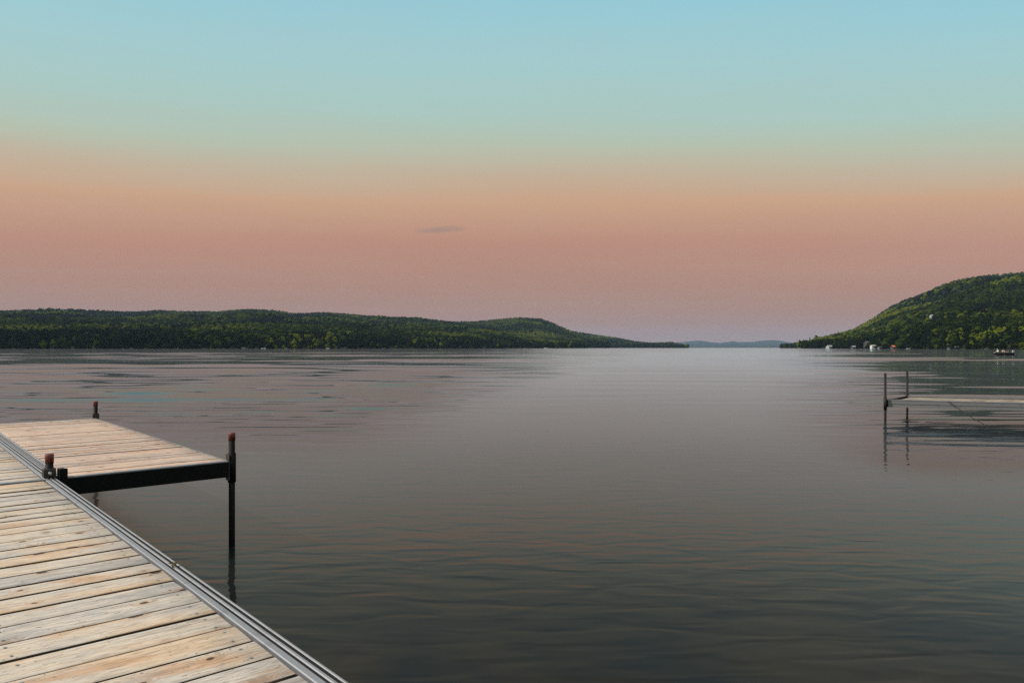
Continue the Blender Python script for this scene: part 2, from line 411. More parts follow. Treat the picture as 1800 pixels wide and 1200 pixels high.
# ------------------------------------------------------------------ water and haze
def lake_surface():
    """one water sheet to the horizon; between the dock and the middle of the lake the wavelets are real relief"""
    ys = [-12.0, -8.0, -4.0, -1.0, 1.0, 2.5, 4.0, 5.0, 6.0, 7.0]
    while ys[-1] < 20: ys.append(ys[-1] + 0.06)
    while ys[-1] < 300: ys.append(ys[-1] + 0.06 + (ys[-1] - 20) * 0.0062)
    ys = np.array(ys); nx = 640
    uu = np.linspace(-1, 1, nx)
    half = 12 + 0.80 * np.maximum(ys, 0)
    X = half[:, None] * uu[None, :]; Y = np.repeat(ys[:, None], nx, 1)
    dy = np.gradient(ys)[:, None]; dx = (half * 2 / nx)[:, None]
    def sm(v, a, b):
        q = np.clip((v - a) / (b - a), 0, 1); return q * q * (3 - 2 * q)
    r2 = np.random.default_rng(11)
    def soft(sx, sy, n=14):
        """smooth random field, about -1..1"""
        f = np.zeros_like(X)
        for _ in range(n):
            a = r2.uniform(0, 2*np.pi); k = r2.uniform(0.5, 1.5)
            f += np.sin(np.cos(a)*k*X/sx + np.sin(a)*k*Y/sy + r2.uniform(0, 6.28))
        return f / np.sqrt(n / 2) * 0.7
    wob = soft(9.0, 14.0)
    u = np.abs(X - (0.227 * Y - 1.0)) / (0.17 * np.maximum(Y, 0) + 0.9) + 0.22 * wob
    side = sm(u, 0.75, 1.7)
    out = sm(Y + 2.0 * soft(6.0, 5.0), 9.0, 21.0) * (1 - sm(Y, 240, 295))
    g1 = sm(soft(10.0, 5.0), -0.9, 0.7) * 0.7 + 0.3
    g2 = sm(soft(30.0, 9.0) + 0.5 * soft(14.0, 4.0), -0.45, 0.55) * 0.9 + 0.10
    f_ = sm(Y, 28, 60); gust = g1 * (1 - f_) + g2 * f_
    px_ = np.clip(np.maximum(Y, 1) ** 2 / 1100, 0.16, 2.4)
    amp = side * out * gust
    amp = amp + 0.30 * side * (1 - out) * sm(Y, 7.0, 12.0) + 0.10 * sm(Y, 9, 25) * (1 - sm(Y, 240, 295))
    H = np.zeros_like(X)
    for k in range(120):
        lam = 0.42 * (14.0 / 0.42) ** (k / 119) * r2.uniform(0.9, 1.1)
        th = r2.normal(0, 0.22) + 0.04
        kx, ky = 2*np.pi/lam*np.sin(th), 2*np.pi/lam*np.cos(th)
        slope = 0.0148
        A = slope * lam / (2*np.pi)
        w_ = sm(lam / (dy * 4.5), 0.7, 1.5) * sm(lam / (dx * 4.5), 0.7, 1.5) * np.exp(-np.log(lam / (px_ * 3.9)) ** 2 / (2 * 0.52 ** 2))
        ph = r2.uniform(0, 6.28)
        # each train of waves comes and goes
        env = 0.80 + 0.40 * np.sin(X * r2.uniform(-.5, .5) / lam + Y * r2.uniform(.15, .4) / lam + r2.uniform(0, 6.28))
        H += A * w_ * env * np.sin(kx*X + ky*Y + ph)
    amp = amp * (1 - 0.55 * sm(Y, 35, 190))
    Zh = H * amp
    Zh[0, :] = 0; Zh[-1, :] = 0; Zh[:, 0] = 0; Zh[:, -1] = 0
    ny = len(ys)
    V = np.stack([X, Y, Zh], 2).reshape(-1, 3)
    idx = np.arange(nx*ny).reshape(ny, nx)
    Q = np.stack([idx[:-1, :-1], idx[:-1, 1:], idx[1:, 1:], idx[1:, :-1]], 2).reshape(-1, 4)
    corners = [idx[0, 0], idx[0, -1], idx[-1, -1], idx[-1, 0]]
    ring = []
    for d in (600.0, 12000.0):
        base = len(V); V = np.concatenate([V, [[-d, -d, 0], [d, -d, 0], [d, d, 0], [-d, d, 0]]]); ring.append([base + q for q in range(4)])
    polys = []
    # join the fine sheet's rim to the rings
    r0 = ring[0]
    polys.append([r0[0], r0[1]] + [int(q) for q in idx[0, ::-1]])
    polys.append([r0[1], r0[2]] + [int(q) for q in idx[::-1, -1]])
    polys.append([r0[2], r0[3]] + [int(q) for q in idx[-1, :]])
    polys.append([r0[3], r0[0]] + [int(q) for q in idx[:, 0]])
    for q in range(4): polys.append([ring[1][q], ring[1][(q+1) % 4], ring[0][(q+1) % 4], ring[0][q]])
    me = bpy.data.meshes.new('lake_water')
    me.from_pydata([tuple(v) for v in V.tolist()], [], Q.tolist() + polys)
    me.polygons.foreach_set('use_smooth', [True] * len(me.polygons))
    me.materials.append(M['water'])
    o = bpy.data.objects.new('lake_water', me); COL.objects.link(o)
    return o
tag(lake_surface(), 'calm grey lake water with ripples reflecting the sky', 'water', kind='structure')

t = NT('haze')
pv = t.n('ShaderNodeVolumePrincipled', inp={'Color': (0.50, 0.72, 1.0, 1), 'Density': 3.1e-5, 'Anisotropy': 0.0})
hm = t.out(None, pv.outputs[0])
mb = MB(); mb.box((-12500, -12500, -3.0), (12500, 12500, 330.0))
tag(mb.build('haze', hm), 'thin pale haze over the lake', 'haze', kind='stuff')

# ------------------------------------------------------------------ trees
def crown_mesh(name, kind, seed, mat=None):
    """a crown about 1 unit high with its foot at z = 0, many small leaf clumps spread through its volume"""
    rs = random.Random(seed)
    bm = bmesh.new()
    def clump(c, r, sub, squash=0.85):
        g = bmesh.ops.create_icosphere(bm, subdivisions=sub, radius=1.0)
        o = Vector((rs.random()*50, rs.random()*50, rs.random()*50))
        for v in g['verts']:
            d = v.co.copy()
            k = 1 + 0.55 * mnoise.noise(d * 1.9 + o) + 0.28 * mnoise.noise(d * 4.7 + o)
            v.co = Vector(c) + Vector((d.x, d.y, d.z * squash)) * r * k
    def leaf(c, s):
        n = Vector((rs.gauss(0,1), rs.gauss(0,1), abs(rs.gauss(0,1)) + 0.3)).normalized()
        u = n.orthogonal().normalized(); w_ = n.cross(u)
        a = rs.random() * 6.28; u, w_ = u*math.cos(a) + w_*math.sin(a), w_*math.cos(a) - u*math.sin(a)
        vs = [bm.verts.new(Vector(c) + (u*i + w_*j*0.7) * s) for i, j in ((-1,-0.6),(0.2,-1),(1,0.2),(-0.1,1))]
        bm.faces.new(vs)
    if kind == 'broad':
        lobes = [(0, 0, 0.50, 0.27)]
        for k in range(7):
            a = k / 7 * 6.28 + rs.uniform(-.4, .4); rr = rs.uniform(0.16, 0.26)
            lobes.append((math.cos(a)*rr, math.sin(a)*rr, rs.uniform(0.26, 0.66), rs.uniform(0.13, 0.20)))
        for k in range(3):
            lobes.append((rs.uniform(-.12,.12), rs.uniform(-.12,.12), rs.uniform(0.74, 0.86), rs.uniform(0.10, 0.15)))
        for x, y, z, r in lobes:
            clump((x, y, z), r, 2)
            for k in range(26):
                d = Vector((rs.gauss(0,1), rs.gauss(0,1), rs.gauss(0,1))).normalized()
                leaf(Vector((x, y, z)) + d * r * rs.uniform(0.95, 1.3), rs.uniform(0.022, 0.048))
        for k in range(5):   # low brush round the foot
            a = rs.random()*6.28
            clump((math.cos(a)*0.15, math.sin(a)*0.15, 0.10), 0.12, 1)
    else:
        n = 9
        for k in range(n):
            z = 0.06 + 0.90 * k / n; r = 0.21 * (1 - k / n) ** 0.8 + 0.012
            m = 9 - k // 2
            for j in range(m):
                a = j / m * 6.28 + k * 0.9 + rs.uniform(-.25, .25); rr = r * rs.uniform(0.75, 1.2)
                tip = Vector((math.cos(a)*rr, math.sin(a)*rr, z - 0.05 * rr / 0.2 + rs.uniform(-.015,.015)))
                root = Vector((0, 0, z + 0.03)); side = Vector((-math.sin(a), math.cos(a), 0)) * rr * 0.30
                mid = root.lerp(tip, 0.6)
                vs = [bm.verts.new(p) for p in (root, mid + side + Vector((0,0,-.012)), tip, mid - side + Vector((0,0,-.012)))]
                bm.faces.new(vs)
                for q in range(4):
                    leaf(root.lerp(tip, rs.uniform(0.3, 1.05)) + side * rs.uniform(-.8, .8), rs.uniform(0.014, 0.028))
        bmesh.ops.create_cone(bm, segments=7, radius1=0.10, radius2=0.006, depth=0.98, cap_ends=False, matrix=Matrix.Translation((0,0,0.51)))
    me = bpy.data.meshes.new(name); bm.to_mesh(me); bm.free()
    me.materials.append(M[mat or ('broad' if kind == 'broad' else 'conifer')])
    return me

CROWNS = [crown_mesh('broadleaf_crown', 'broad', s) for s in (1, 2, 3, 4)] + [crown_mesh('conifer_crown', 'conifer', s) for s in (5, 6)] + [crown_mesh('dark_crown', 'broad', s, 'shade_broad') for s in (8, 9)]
TEMPL = [bpy.data.objects.new('forest_tree_shape', me) for me in CROWNS]

def forest_nodes():
    ng = bpy.data.node_groups.new('forest', 'GeometryNodeTree')
    ng.interface.new_socket('Geometry', in_out='INPUT', socket_type='NodeSocketGeometry')
    ng.interface.new_socket('Geometry', in_out='OUTPUT', socket_type='NodeSocketGeometry')
    N, L = ng.nodes, ng.links
    gi = N.new('NodeGroupInput'); go = N.new('NodeGroupOutput'); join = N.new('GeometryNodeJoinGeometry')
    def attr(name, typ):
        a = N.new('GeometryNodeInputNamedAttribute'); a.data_type = typ; a.inputs['Name'].default_value = name
        return a.outputs['Attribute']
    sc, rt, kd = attr('size', 'FLOAT_VECTOR'), attr('turn', 'FLOAT_VECTOR'), attr('sort', 'INT')
    for k, ob in enumerate(TEMPL):
        cmp = N.new('FunctionNodeCompare'); cmp.data_type = 'INT'; cmp.operation = 'EQUAL'
        ii = [s for s in cmp.inputs if s.type == 'INT']
        L.new(kd, ii[0]); ii[1].default_value = k
        oi = N.new('GeometryNodeObjectInfo'); oi.inputs['Object'].default_value = ob; oi.inputs['As Instance'].default_value = True
        iop = N.new('GeometryNodeInstanceOnPoints')
        L.new(gi.outputs[0], iop.inputs['Points']); L.new(cmp.outputs[0], iop.inputs['Selection'])
        L.new(oi.outputs['Geometry'], iop.inputs['Instance'])
        L.new(rt, iop.inputs['Rotation']); L.new(sc, iop.inputs['Scale'])
        L.new(iop.outputs[0], join.inputs[0])
    L.new(join.outputs[0], go.inputs[0])
    return ng
FOREST = forest_nodes()

def forest(name, pts, label):
    """pts: rows x, y, z, height, width factor, sort"""
    pts = np.array(pts, dtype=np.float32); n = len(pts)
    me = bpy.data.meshes.new(name); me.vertices.add(n)
    me.vertices.foreach_set('co', pts[:, :3].ravel())
    a = me.attributes.new('size', 'FLOAT_VECTOR', 'POINT')
    s = np.stack([pts[:, 3]*pts[:, 4], pts[:, 3]*pts[:, 4], pts[:, 3]], 1); a.data.foreach_set('vector', s.ravel())
    a = me.attributes.new('turn', 'FLOAT_VECTOR', 'POINT')
    r = np.zeros((n, 3), np.float32); r[:, 2] = rng.uniform(0, 6.28, n); r[:, :2] = rng.normal(0, 0.05, (n, 2)); a.data.foreach_set('vector', r.ravel())
    a = me.attributes.new('sort', 'INT', 'POINT'); a.data.foreach_set('value', pts[:, 5].astype(np.int32))
    o = bpy.data.objects.new(name, me); COL.objects.link(o)
    md = o.modifiers.new('forest', 'NODES'); md.node_group = FOREST
    return tag(o, label, 'forest', kind='stuff')

class Hill:
    """ground rising from a shoreline to a ridge; cols = (column, shore distance, ridge distance, ridge row)"""
    def __init__(self, cols, tree_h, power=1.0, bumps=0.25, seed=0, shore_h=None):
        self.c = np.array(cols, float); self.th = tree_h; self.pw = power; self.b = bumps
        self.o = Vector((seed*13.7, seed*5.1, seed*2.3))
    def col(self, px):
        c = self.c
        return [float(np.interp(px, c[:, 0], c[:, k])) for k in (1, 2, 3)]
    def ground(self, px, Z):
        zs, zr, yr = self.col(px)
        tt = (Z - zs) / (zr - zs)
        Hr = max(0.6, CAM_Z + (HZ - yr) * zr / F - 1.05 * self.th)
        X = (px - 900) / F * Z
        p = Vector((X, Z, 0)) + self.o * 100
        nz = mnoise.noise(p / 330) + 0.5 * mnoise.noise(p / 140)
        if tt <= 0: return -1.0 + max(-1, tt * 50) * 0.5
        if tt <= 1:
            h = Hr * (tt ** self.pw) * (1 + self.b * nz * 4 * tt * (1 - tt)) + 1.2 * min(1, tt * 60)
        else:
            h = Hr * (1 - 1.6 * (tt - 1)) + 1.2
        return h
    def mesh(self, name, label, step=10, rows=46):
        px0, px1 = self.c[0, 0], self.c[-1, 0]
        n = int((px1 - px0) / step) + 1
        ts = [-0.02] + [k / (rows - 10) for k in range(rows)]
        v, f = [], []
        for i in range(n):
            px = px0 + (px1 - px0) * i / (n - 1); zs, zr, yr = self.col(px)
            for tt in ts:
                Z = zs + (zr - zs) * tt
                v.append(((px - 900) / F * Z, Z, self.ground(px, Z)))
        m = len(ts)
        for i in range(n - 1):
            for j in range(m - 1):
                f.append((i*m+j, (i+1)*m+j, (i+1)*m+j+1, i*m+j+1))
        me = bpy.data.meshes.new(name); me.from_pydata(v, [], f); me.materials.append(M['ground'])
        me.polygons.foreach_set('use_smooth', [True] * len(f))
        o = bpy.data.objects.new(name, me); COL.objects.link(o)
        return tag(o, label, 'hill', kind='structure')
    def trees(self, spacing, conifer, clear=(), grow=0.0):
        px0, px1 = self.c[0, 0], self.c[-1, 0]
        zmin, zmax = self.c[:, 1].min(), self.c[:, 2].max()
        area = (px1 - px0) / F * (zmax**2 - zmin**2) / 2
        n = int(area / spacing**2)
        P = rng.uniform(px0, px1, n); Z = np.sqrt(rng.uniform(zmin**2, zmax**2, n))
        out = []
        for px, z in zip(P, Z):
            zs, zr, yr = self.col(px); tt = (z - zs) / (zr - zs)
            if tt < 0.0 or tt > 1.06: continue
            low_growth = any(abs(px - a) < w_ and z1 < z < z2 for a, w_, z1, z2 in clear)
            # thin out with distance (the crowns grow with it)
            k = 1 + grow * max(0, z - zs) / 1000
            if random.random() > 1 / (k * k): continue
            X = (px - 900) / F * z
            g = self.ground(px, z)
            stand = mnoise.noise(Vector((X / 160, z / 260, 3.3)) + self.o)
            low = max(0.0, 1 - tt * 7)
            con = random.random() < (conifer + (0.30 if stand > 0.38 else 0) + 0.12 * low)
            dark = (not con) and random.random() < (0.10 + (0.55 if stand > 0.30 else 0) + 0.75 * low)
            h = self.th * random.uniform(0.72, 1.18) * (1.12 if con else 1.0)
            if tt < 0.01: h *= random.uniform(0.3, 0.75)
            if low_growth: h *= 0.25
            wd = (random.uniform(0.85, 1.05) if con else random.uniform(0.80, 1.15)) * (1 + 0.5 * (k - 1))
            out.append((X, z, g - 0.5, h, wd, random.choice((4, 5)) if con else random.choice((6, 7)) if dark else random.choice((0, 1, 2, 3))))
        # brush and low boughs along the waterline
        zs0 = self.c[:, 1].min(); m = int((px1 - px0) / F * zs0 * 1.4 / 3.2)
        for px in rng.uniform(px0, px1, m):
            zs, zr, yr = self.col(px); z = zs + random.uniform(0.5, 9)
            out.append(((px - 900) / F * z, z, 0.0, random.uniform(3, 8), random.uniform(1.0, 1.5), random.choice((0, 6, 7, 6, 7, 4))))
        return out

# left shore: long wooded hill, a rounded hill behind its end, a low ridge running down to a spit
hill_a = Hill([(-1500, 900, 1500, 606), (-1250, 820, 2400, 580), (-900, 800, 3200, 552), (-420, 820, 3256, 540), (0, 900, 3510, 545), (120, 930, 3569, 544.5), (235, 960, 3628, 547.5), (300, 980, 3619, 545.5), (380, 1010, 3605, 547),
               (440, 1040, 3664, 543), (480, 1060, 3655, 544), (515, 1080, 3646, 550), (585, 1130, 3551, 549.5), (640, 1180, 3456, 554), (690, 1230, 3361, 558.5),
               (745, 1300, 3185, 559.5), (800, 1390, 2999, 565), (860, 1500, 2877, 574), (930, 1640, 2742, 588), (985, 1780, 2606, 599), (1030, 1900, 2480, 606)], 15, 1.0, 0.30, 1)
hill_b = Hill([(700, 2500, 3700, 572), (780, 2450, 3700, 564.5), (840, 2450, 3700, 564), (885, 2400, 3650, 559), (915, 2400, 3600, 557), (950, 2400, 3600, 559),
               (975, 2400, 3500, 568), (1000, 2400, 3400, 579), (1030, 2400, 3300, 590), (1070, 2400, 3200, 599)], 15, 0.95, 0.25, 2)
hill_c = Hill([(940, 3300, 4600, 578), (1000, 3250, 4600, 580), (1040, 3200, 4500, 586.5), (1090, 3200, 4300, 594), (1120, 3150, 4100, 600), (1150, 3100, 3800, 602),
               (1180, 3100, 3500, 600.5), (1198, 3100, 3400, 604), (1210, 3100, 3200, 611)], 15, 0.9, 0.2, 3)
hill_a.mesh('hillside', 'long low hill on the left shore under dense woods')
hill_b.mesh('hillside', 'rounded hill behind the end of the left shore')
hill_c.mesh('headland', 'low wooded ridge ending in a spit at the left of the lake mouth')
forest('forest', hill_a.trees(9.4, 0.10, grow=0.28), 'dense green spring woodland covering the long left hill')
forest('forest', hill_b.trees(10.0, 0.12, grow=0.2), 'hazy woodland covering the rounded hill behind the left shore')
forest('forest', hill_c.trees(10.0, 0.30, grow=0.2), 'dark woodland along the low ridge and spit')

# right shore: steep wooded hill with a nearer spur in front of its ridge
hill_r = Hill([(1405, 1450, 1825, 611), (1418, 1400, 2000, 603), (1436, 1360, 2170, 594), (1470, 1250, 2375, 586), (1500, 1150, 2575, 578.5), (1530, 1060, 2770, 562),
               (1560, 980, 2885, 541), (1590, 920, 2990, 526), (1620, 870, 3015, 515), (1650, 840, 3030, 502), (1680, 800, 3050, 491), (1720, 770, 3065, 484.5),
               (1760, 740, 3080, 480.5), (1800, 720, 3015, 477), (1900, 680, 2960, 466), (2100, 640, 2980, 445), (2400, 600, 3000, 430), (2800, 580, 2600, 480), (3050, 560, 1400, 585)], 15, 1.0, 0.22, 5)
hill_s = Hill([(1600, 1330, 1500, 575), (1640, 1250, 1600, 534), (1680, 1200, 1650, 515), (1720, 1150, 1650, 500), (1760, 1100, 1650, 489), (1800, 1080, 1650, 480.5),
               (1900, 1050, 1650, 468), (2100, 1000, 1650, 452), (2400, 1000, 1650, 440), (2700, 1000, 1500, 520)], 15, 0.8, 0.2, 7)
hill_r.mesh('hillside', 'steep wooded hill rising on the right shore')
hill_s.mesh('hillside', 'wooded spur standing in front of the right ridge')
def slope_spot(hill, px, py):
    zs, zr, yr = hill.col(px)
    for k in range(4000):
        Z = zs + (zr - zs) * k / 4000
        if HZ - (hill.ground(px, Z) + 1.5 - CAM_Z) * F / Z < py: return Z
    return zr
S1, S2, S3 = slope_spot(hill_r, 1638, 558), slope_spot(hill_r, 1627.5, 556.5), slope_spot(hill_r, 1735, 549)
clear_r = [(1638, 5, S1 - 210, S1 + 15), (1627.5, 4, S2 - 200, S2 + 15), (1735, 6, S3 - 190, S3 + 15)]
forest('forest', hill_r.trees(9.2, 0.08, clear_r, grow=0.25), 'green woodland covering the steep right hill')
forest('forest', hill_s.trees(8.5, 0.06, grow=0.2), 'woodland on the spur before the right ridge')
hill_p = Hill([(1372, 2100, 2250, 611), (1384, 2080, 2300, 604.5), (1398, 2060, 2300, 602), (1412, 2050, 2300, 601), (1430, 2050, 2300, 604)], 12, 1.0, 0.1, 9)
hill_p.mesh('headland', 'small dark headland beyond the right point')
forest('forest', hill_p.trees(8.0, 0.4), 'dark trees on the small headland beyond the right point')

# far blue mountains beyond the lake's end
def far_range(name, cols, Z0, label):
    v, f = [], []
    px = np.arange(cols[0][0], cols[-1][0] + 1, 2.0)
    c = np.array(cols, float); rows = 8
    for x in px:
        yr = np.interp(x, c[:, 0], c[:, 1])
        H = CAM_Z + (HZ - yr) * Z0 * 1.15 / F
        for j in range(rows + 3):
            tt = j / rows; Z = Z0 * (1 + 0.15 * tt); X = (x - 900) / F * Z
            nz = mnoise.noise(Vector((X / 500, Z / 500, Z0)))
            h = (H * min(1, tt) * (1 + 0.25 * nz * 4 * tt * (1 - tt)) if tt <= 1 else H * (1 - 2.2 * (tt - 1)))
            h += 5 * mnoise.noise(Vector((X / 60, Z / 60, 0.0))) * min(1, tt * 3)
            v.append((X, Z, h if j else -1.0))
    m = rows + 3
    for i in range(len(px) - 1):
        for j in range(m - 1): f.append((i*m+j, (i+1)*m+j, (i+1)*m+j+1, i*m+j+1))
    me = bpy.data.meshes.new(name); me.from_pydata(v, [], f); me.materials.append(M['farwood'])
    me.polygons.foreach_set('use_smooth', [True] * len(f))
    o = bpy.data.objects.new(name, me); COL.objects.link(o)
    tag(o, label, 'mountain', kind='structure')
t = NT('far_woodland')
pos = t.n('ShaderNodeNewGeometry').outputs['Position']
b = t.n('ShaderNodeBsdfPrincipled', inp={'Base Color': t.mix(t.noise(pos, 0.02, 5, 0.6), (0.018, 0.03, 0.04), (0.04, 0.06, 0.06)), 'Roughness': 0.95, 'Specular IOR Level': 0.1})  # bluish base colour paints in part of the distance haze over green woods
M['farwood'] = t.out(b.outputs[0])
far_range('mountain_range', [(1120, 606), (1190, 602), (1207, 600), (1228, 598.3), (1250, 601), (1266, 602.5), (1285, 599.8), (1300, 601), (1325, 600.5), (1340, 598.5), (1358, 597.3), (1375, 599.3),
                    (1390, 602), (1420, 604), (1500, 606)], 10400, 'far blue mountains beyond the end of the lake')
far_range('mountain_range', [(1150, 609.5), (1205, 606.5), (1240, 606), (1290, 605.5), (1330, 606), (1380, 605), (1420, 607), (1480, 609)], 8200, 'low blue hills at the foot of the far mountains')

# a few trees that stand out of the mass
def tree_thing(name, px, Z, z, h, wd, k, label, group):
    r = empty(name, at(px, Z, z=z), random.uniform(0, 6.28))
    c = bpy.data.objects.new('crown', CROWNS[k]); COL.objects.link(c); c.parent = r
    c.scale = (h * wd, h * wd, h)
    mb = MB(); mb.tube([(0, 0, -1), (0, 0, h * 0.5), (0.1, 0, h * 0.93)], [h * 0.018, h * 0.012, h * 0.003], 8)
    mb.build('trunk', M['bark'], r)
    tag(r, label, 'tree', group)
G = 'trees that stand out along the right shore'
for px, tip, k, wd, lab in [
    (1423.5, 590.5, 4, 0.85, 'tall thin pine at the very tip of the right point'),
    (1428, 594.5, 5, 1.1, 'shorter pine just behind the tip of the right point'),
    (1435, 587.5, 0, 0.7, 'rounded broadleaf tree beside the pines on the right point'),
    (1449, 588, 5, 1.0, 'dark conifer between the point and the pale boathouse'),
    (1473.5, 580.5, 4, 0.8, 'narrow spire-topped pine poking above the trees between the pale and dark boathouses'),
    (1481, 583, 5, 1.0, 'slightly lower conifer right of the narrow spire-topped pine'),
    (1507, 575, 4, 0.9, 'conifer breaking the skyline above the dark cabin'),]:
    zs, zr, yr = hill_r.col(px); Z = zs + (zr - zs) * 0.75
    z = hill_r.ground(px, Z); top = CAM_Z + (HZ - tip) * Z / F
    tree_thing('pine_tree' if k > 3 else 'broadleaf_tree', px, Z, z, max(12, top - z), wd, k, lab, G)

# ------------------------------------------------------------------ cabins and boathouses
def house(name, px, Z, z, wpx, htop, hbot, wall, roof, label, yaw=0.0, ridge='x', depth=8.0, chimney=False, group=None):
    wd = wpx * Z / F; e = htop - hbot
    r = empty(name, at(px, Z, z=z), yaw)
    a, d = wd / 2, depth / 2
    mb = MB(); mb.box((-a, -d, -2.5), (a, d, hbot))
    wl = mb.build('wall', wall, r)
    mb = MB(); o = 0.35
    if ridge == 'x':
        prof = [(-d - o, hbot - 0.12), (0, htop), (d + o, hbot - 0.12), (d + o, hbot + 0.08), (0, htop + 0.22), (-d - o, hbot + 0.08)]
        mb.prism(prof, -a - o, a + o, axis='x')
        tri = [[(s*(a-0.02), -d, hbot), (s*(a-0.02), d, hbot), (s*(a-0.02), 0, htop)] for s in (-1, 1)]
    else:
        prof = [(-a - o, hbot - 0.12), (0, htop), (a + o, hbot - 0.12), (a + o, hbot + 0.08), (0, htop + 0.22), (-a - o, hbot + 0.08)]
        mb.prism(prof, -d - o, d + o, axis='y')
        tri = [[(-a, s*(d-0.02), hbot), (a, s*(d-0.02), hbot), (0, s*(d-0.02), htop)] for s in (-1, 1)]
    rf = mb.build('roof', roof, r)
    for tr in tri:
        g = MB(); g.quad_mesh(tr, [(0, 1, 2)]); g.build('gable', wall, r)
    if chimney:
        mb = MB(); mb.box((a*0.4, -0.4, hbot), (a*0.4 + 0.7, 0.4, htop + 1.0)); mb.build('chimney', M['greywall'], rf)
    n = max(1, int(wd / 3.6))
    for k in range(n):
        cx = -a + wd * (k + 0.5) / n
        if k == n // 2:
            mb = MB(); mb.box((cx - 0.55, -d - 0.06, 0.1), (cx + 0.55, -d + 0.02, min(2.1, hbot - 0.2))); mb.build('door', M['darkwall'] if wall is not M['darkwall'] else M['greywall'], r)
        else:
            mb = MB(); mb.box((cx - 0.6, -d - 0.05, 0.9), (cx + 0.6, -d + 0.02, min(2.1, hbot - 0.3))); wn = mb.build('window', M['white'], r)
            mb = MB(); mb.box((cx - 0.5, -d - 0.07, 1.0), (cx + 0.5, -d - 0.04, min(2.0, hbot - 0.4))); mb.build('pane', M['glass'], wn)
    return tag(r, label, 'boathouse' if 'boathouse' in name else 'house', group)

GH = 'buildings on the right shore'
def shore(px, back=3): return hill_r.col(px)[0] + back
house('boathouse', 1458.5, shore(1458) - 8, 0.6, 10, 5.0, 2.6, M['offwhite'], M['greyroof'], 'pale grey boathouse with light roof at the foot of the right point', 0.35, 'x', 8, group=GH)
house('boathouse', 1501.5, shore(1501) - 8, 0.5, 8, 3.8, 2.2, M['darkwall'], M['greyroof'], 'dark little boathouse under a grey roof, next right of the pale one', 0.1, 'x', 7, group=GH)
house('white_boathouse', 1535, shore(1535) - 8, 0.8, 8, 4.2, 3.6, M['white'], M['white'], 'bright white flat-fronted boathouse on the right shore', 0.0, 'x', 6, group=GH)
house('boathouse', 1548, shore(1548) - 7, 0.3, 8, 2.4, 1.7, M['greywall'], M['darkroof'], 'low dark grey boathouse between the white one and the red-roofed one', 0.0, 'x', 6, group=GH)
house('red_roofed_boathouse', 1573, shore(1573) - 7, 0.6, 11, 3.8, 2.0, M['darkwall'], M['redroof'], 'boathouse with an orange-red roof at the water\'s edge', 0.0, 'x', 8, group=GH)
house('lake_house', 1527, shore(1527) + 24, 4.0, 13, 7.0, 4.5, M['darkwall'], M['darkroof'], 'dark blue-roofed house half hidden in trees above the white boathouse', 0.1, 'x', 9, True, group=GH)
house('white_house', 1638, S1, hill_r.ground(1638, S1) + 0.6, 4.6, 6.0, 4.0, M['offwhite'], M['greyroof'], 'white house among bright trees halfway up the right hill', 0.0, 'x', 8, True, group=GH)
house('white_cottage', 1627.5, S2, hill_r.ground(1627.5, S2) + 0.6, 2.6, 4.6, 3.2, M['offwhite'], M['greyroof'], 'tiny white cottage just left of the white hillside house', 0.0, 'x', 6, group=GH)
house('red_roofed_house', 1735, S3, hill_r.ground(1735, S3) + 0.6, 7, 6.5, 4.0, M['darkwall'], M['redroof'], 'dull red-roofed house high among the trees on the right hill', 0.1, 'x', 8, True, group=GH)

# ------------------------------------------------------------------ boats
def hull_mb(L, B, H, bow=0.35, n=12):
    mb = MB(); rings = []
    for i in range(n + 1):
        s = i / n; x = -L/2 + L * s
        k = 1.0 if s < 0.55 else max(0.02, 1 - ((s - 0.55) / 0.45) ** 1.9)
        top = H * (1 + bow * max(0, (s - 0.4) / 0.6) ** 1.6); hb = B / 2 * k * (0.92 + 0.08 * min(1, s * 4))
        keel = -0.12 + (0.32 * ((s - 0.75) / 0.25) ** 2 if s > 0.75 else 0)
        outer = [(x, -hb, top), (x, -hb * 0.86, top * 0.35), (x, -hb * 0.5, keel + 0.04), (x, 0, keel), (x, hb * 0.5, keel + 0.04), (x, hb * 0.86, top * 0.35), (x, hb, top)]
        q = 0.88
        inner = [(x, hb * q, top), (x, hb * q * 0.84, top * 0.45), (x, 0, max(keel + 0.12, top * 0.30)), (x, -hb * q * 0.84, top * 0.45), (x, -hb * q, top)]
        rings.append([mb.bm.verts.new(p) for p in outer + inner])
    m = len(rings[0])
    for a, b_ in zip(rings, rings[1:]):
        for k in range(m):
            f = mb.bm.faces.new([a[k], a[(k+1) % m], b_[(k+1) % m], b_[k]]); f.smooth = True
    mb.bm.faces.new(rings[0]); mb.bm.faces.new(rings[-1])
    return mb

def outboard(parent, x, mat):
    mb = MB(); mb.box((x - 0.34, -0.16, 0.42), (x + 0.04, 0.16, 0.92), bevel=0.06)
    mt = mb.build('outboard_motor', mat, parent)
    mb = MB(); mb.box((x - 0.22, -0.05, -0.45), (x - 0.10, 0.05, 0.43)); mb.build('motor_leg', M['iron'], mt)

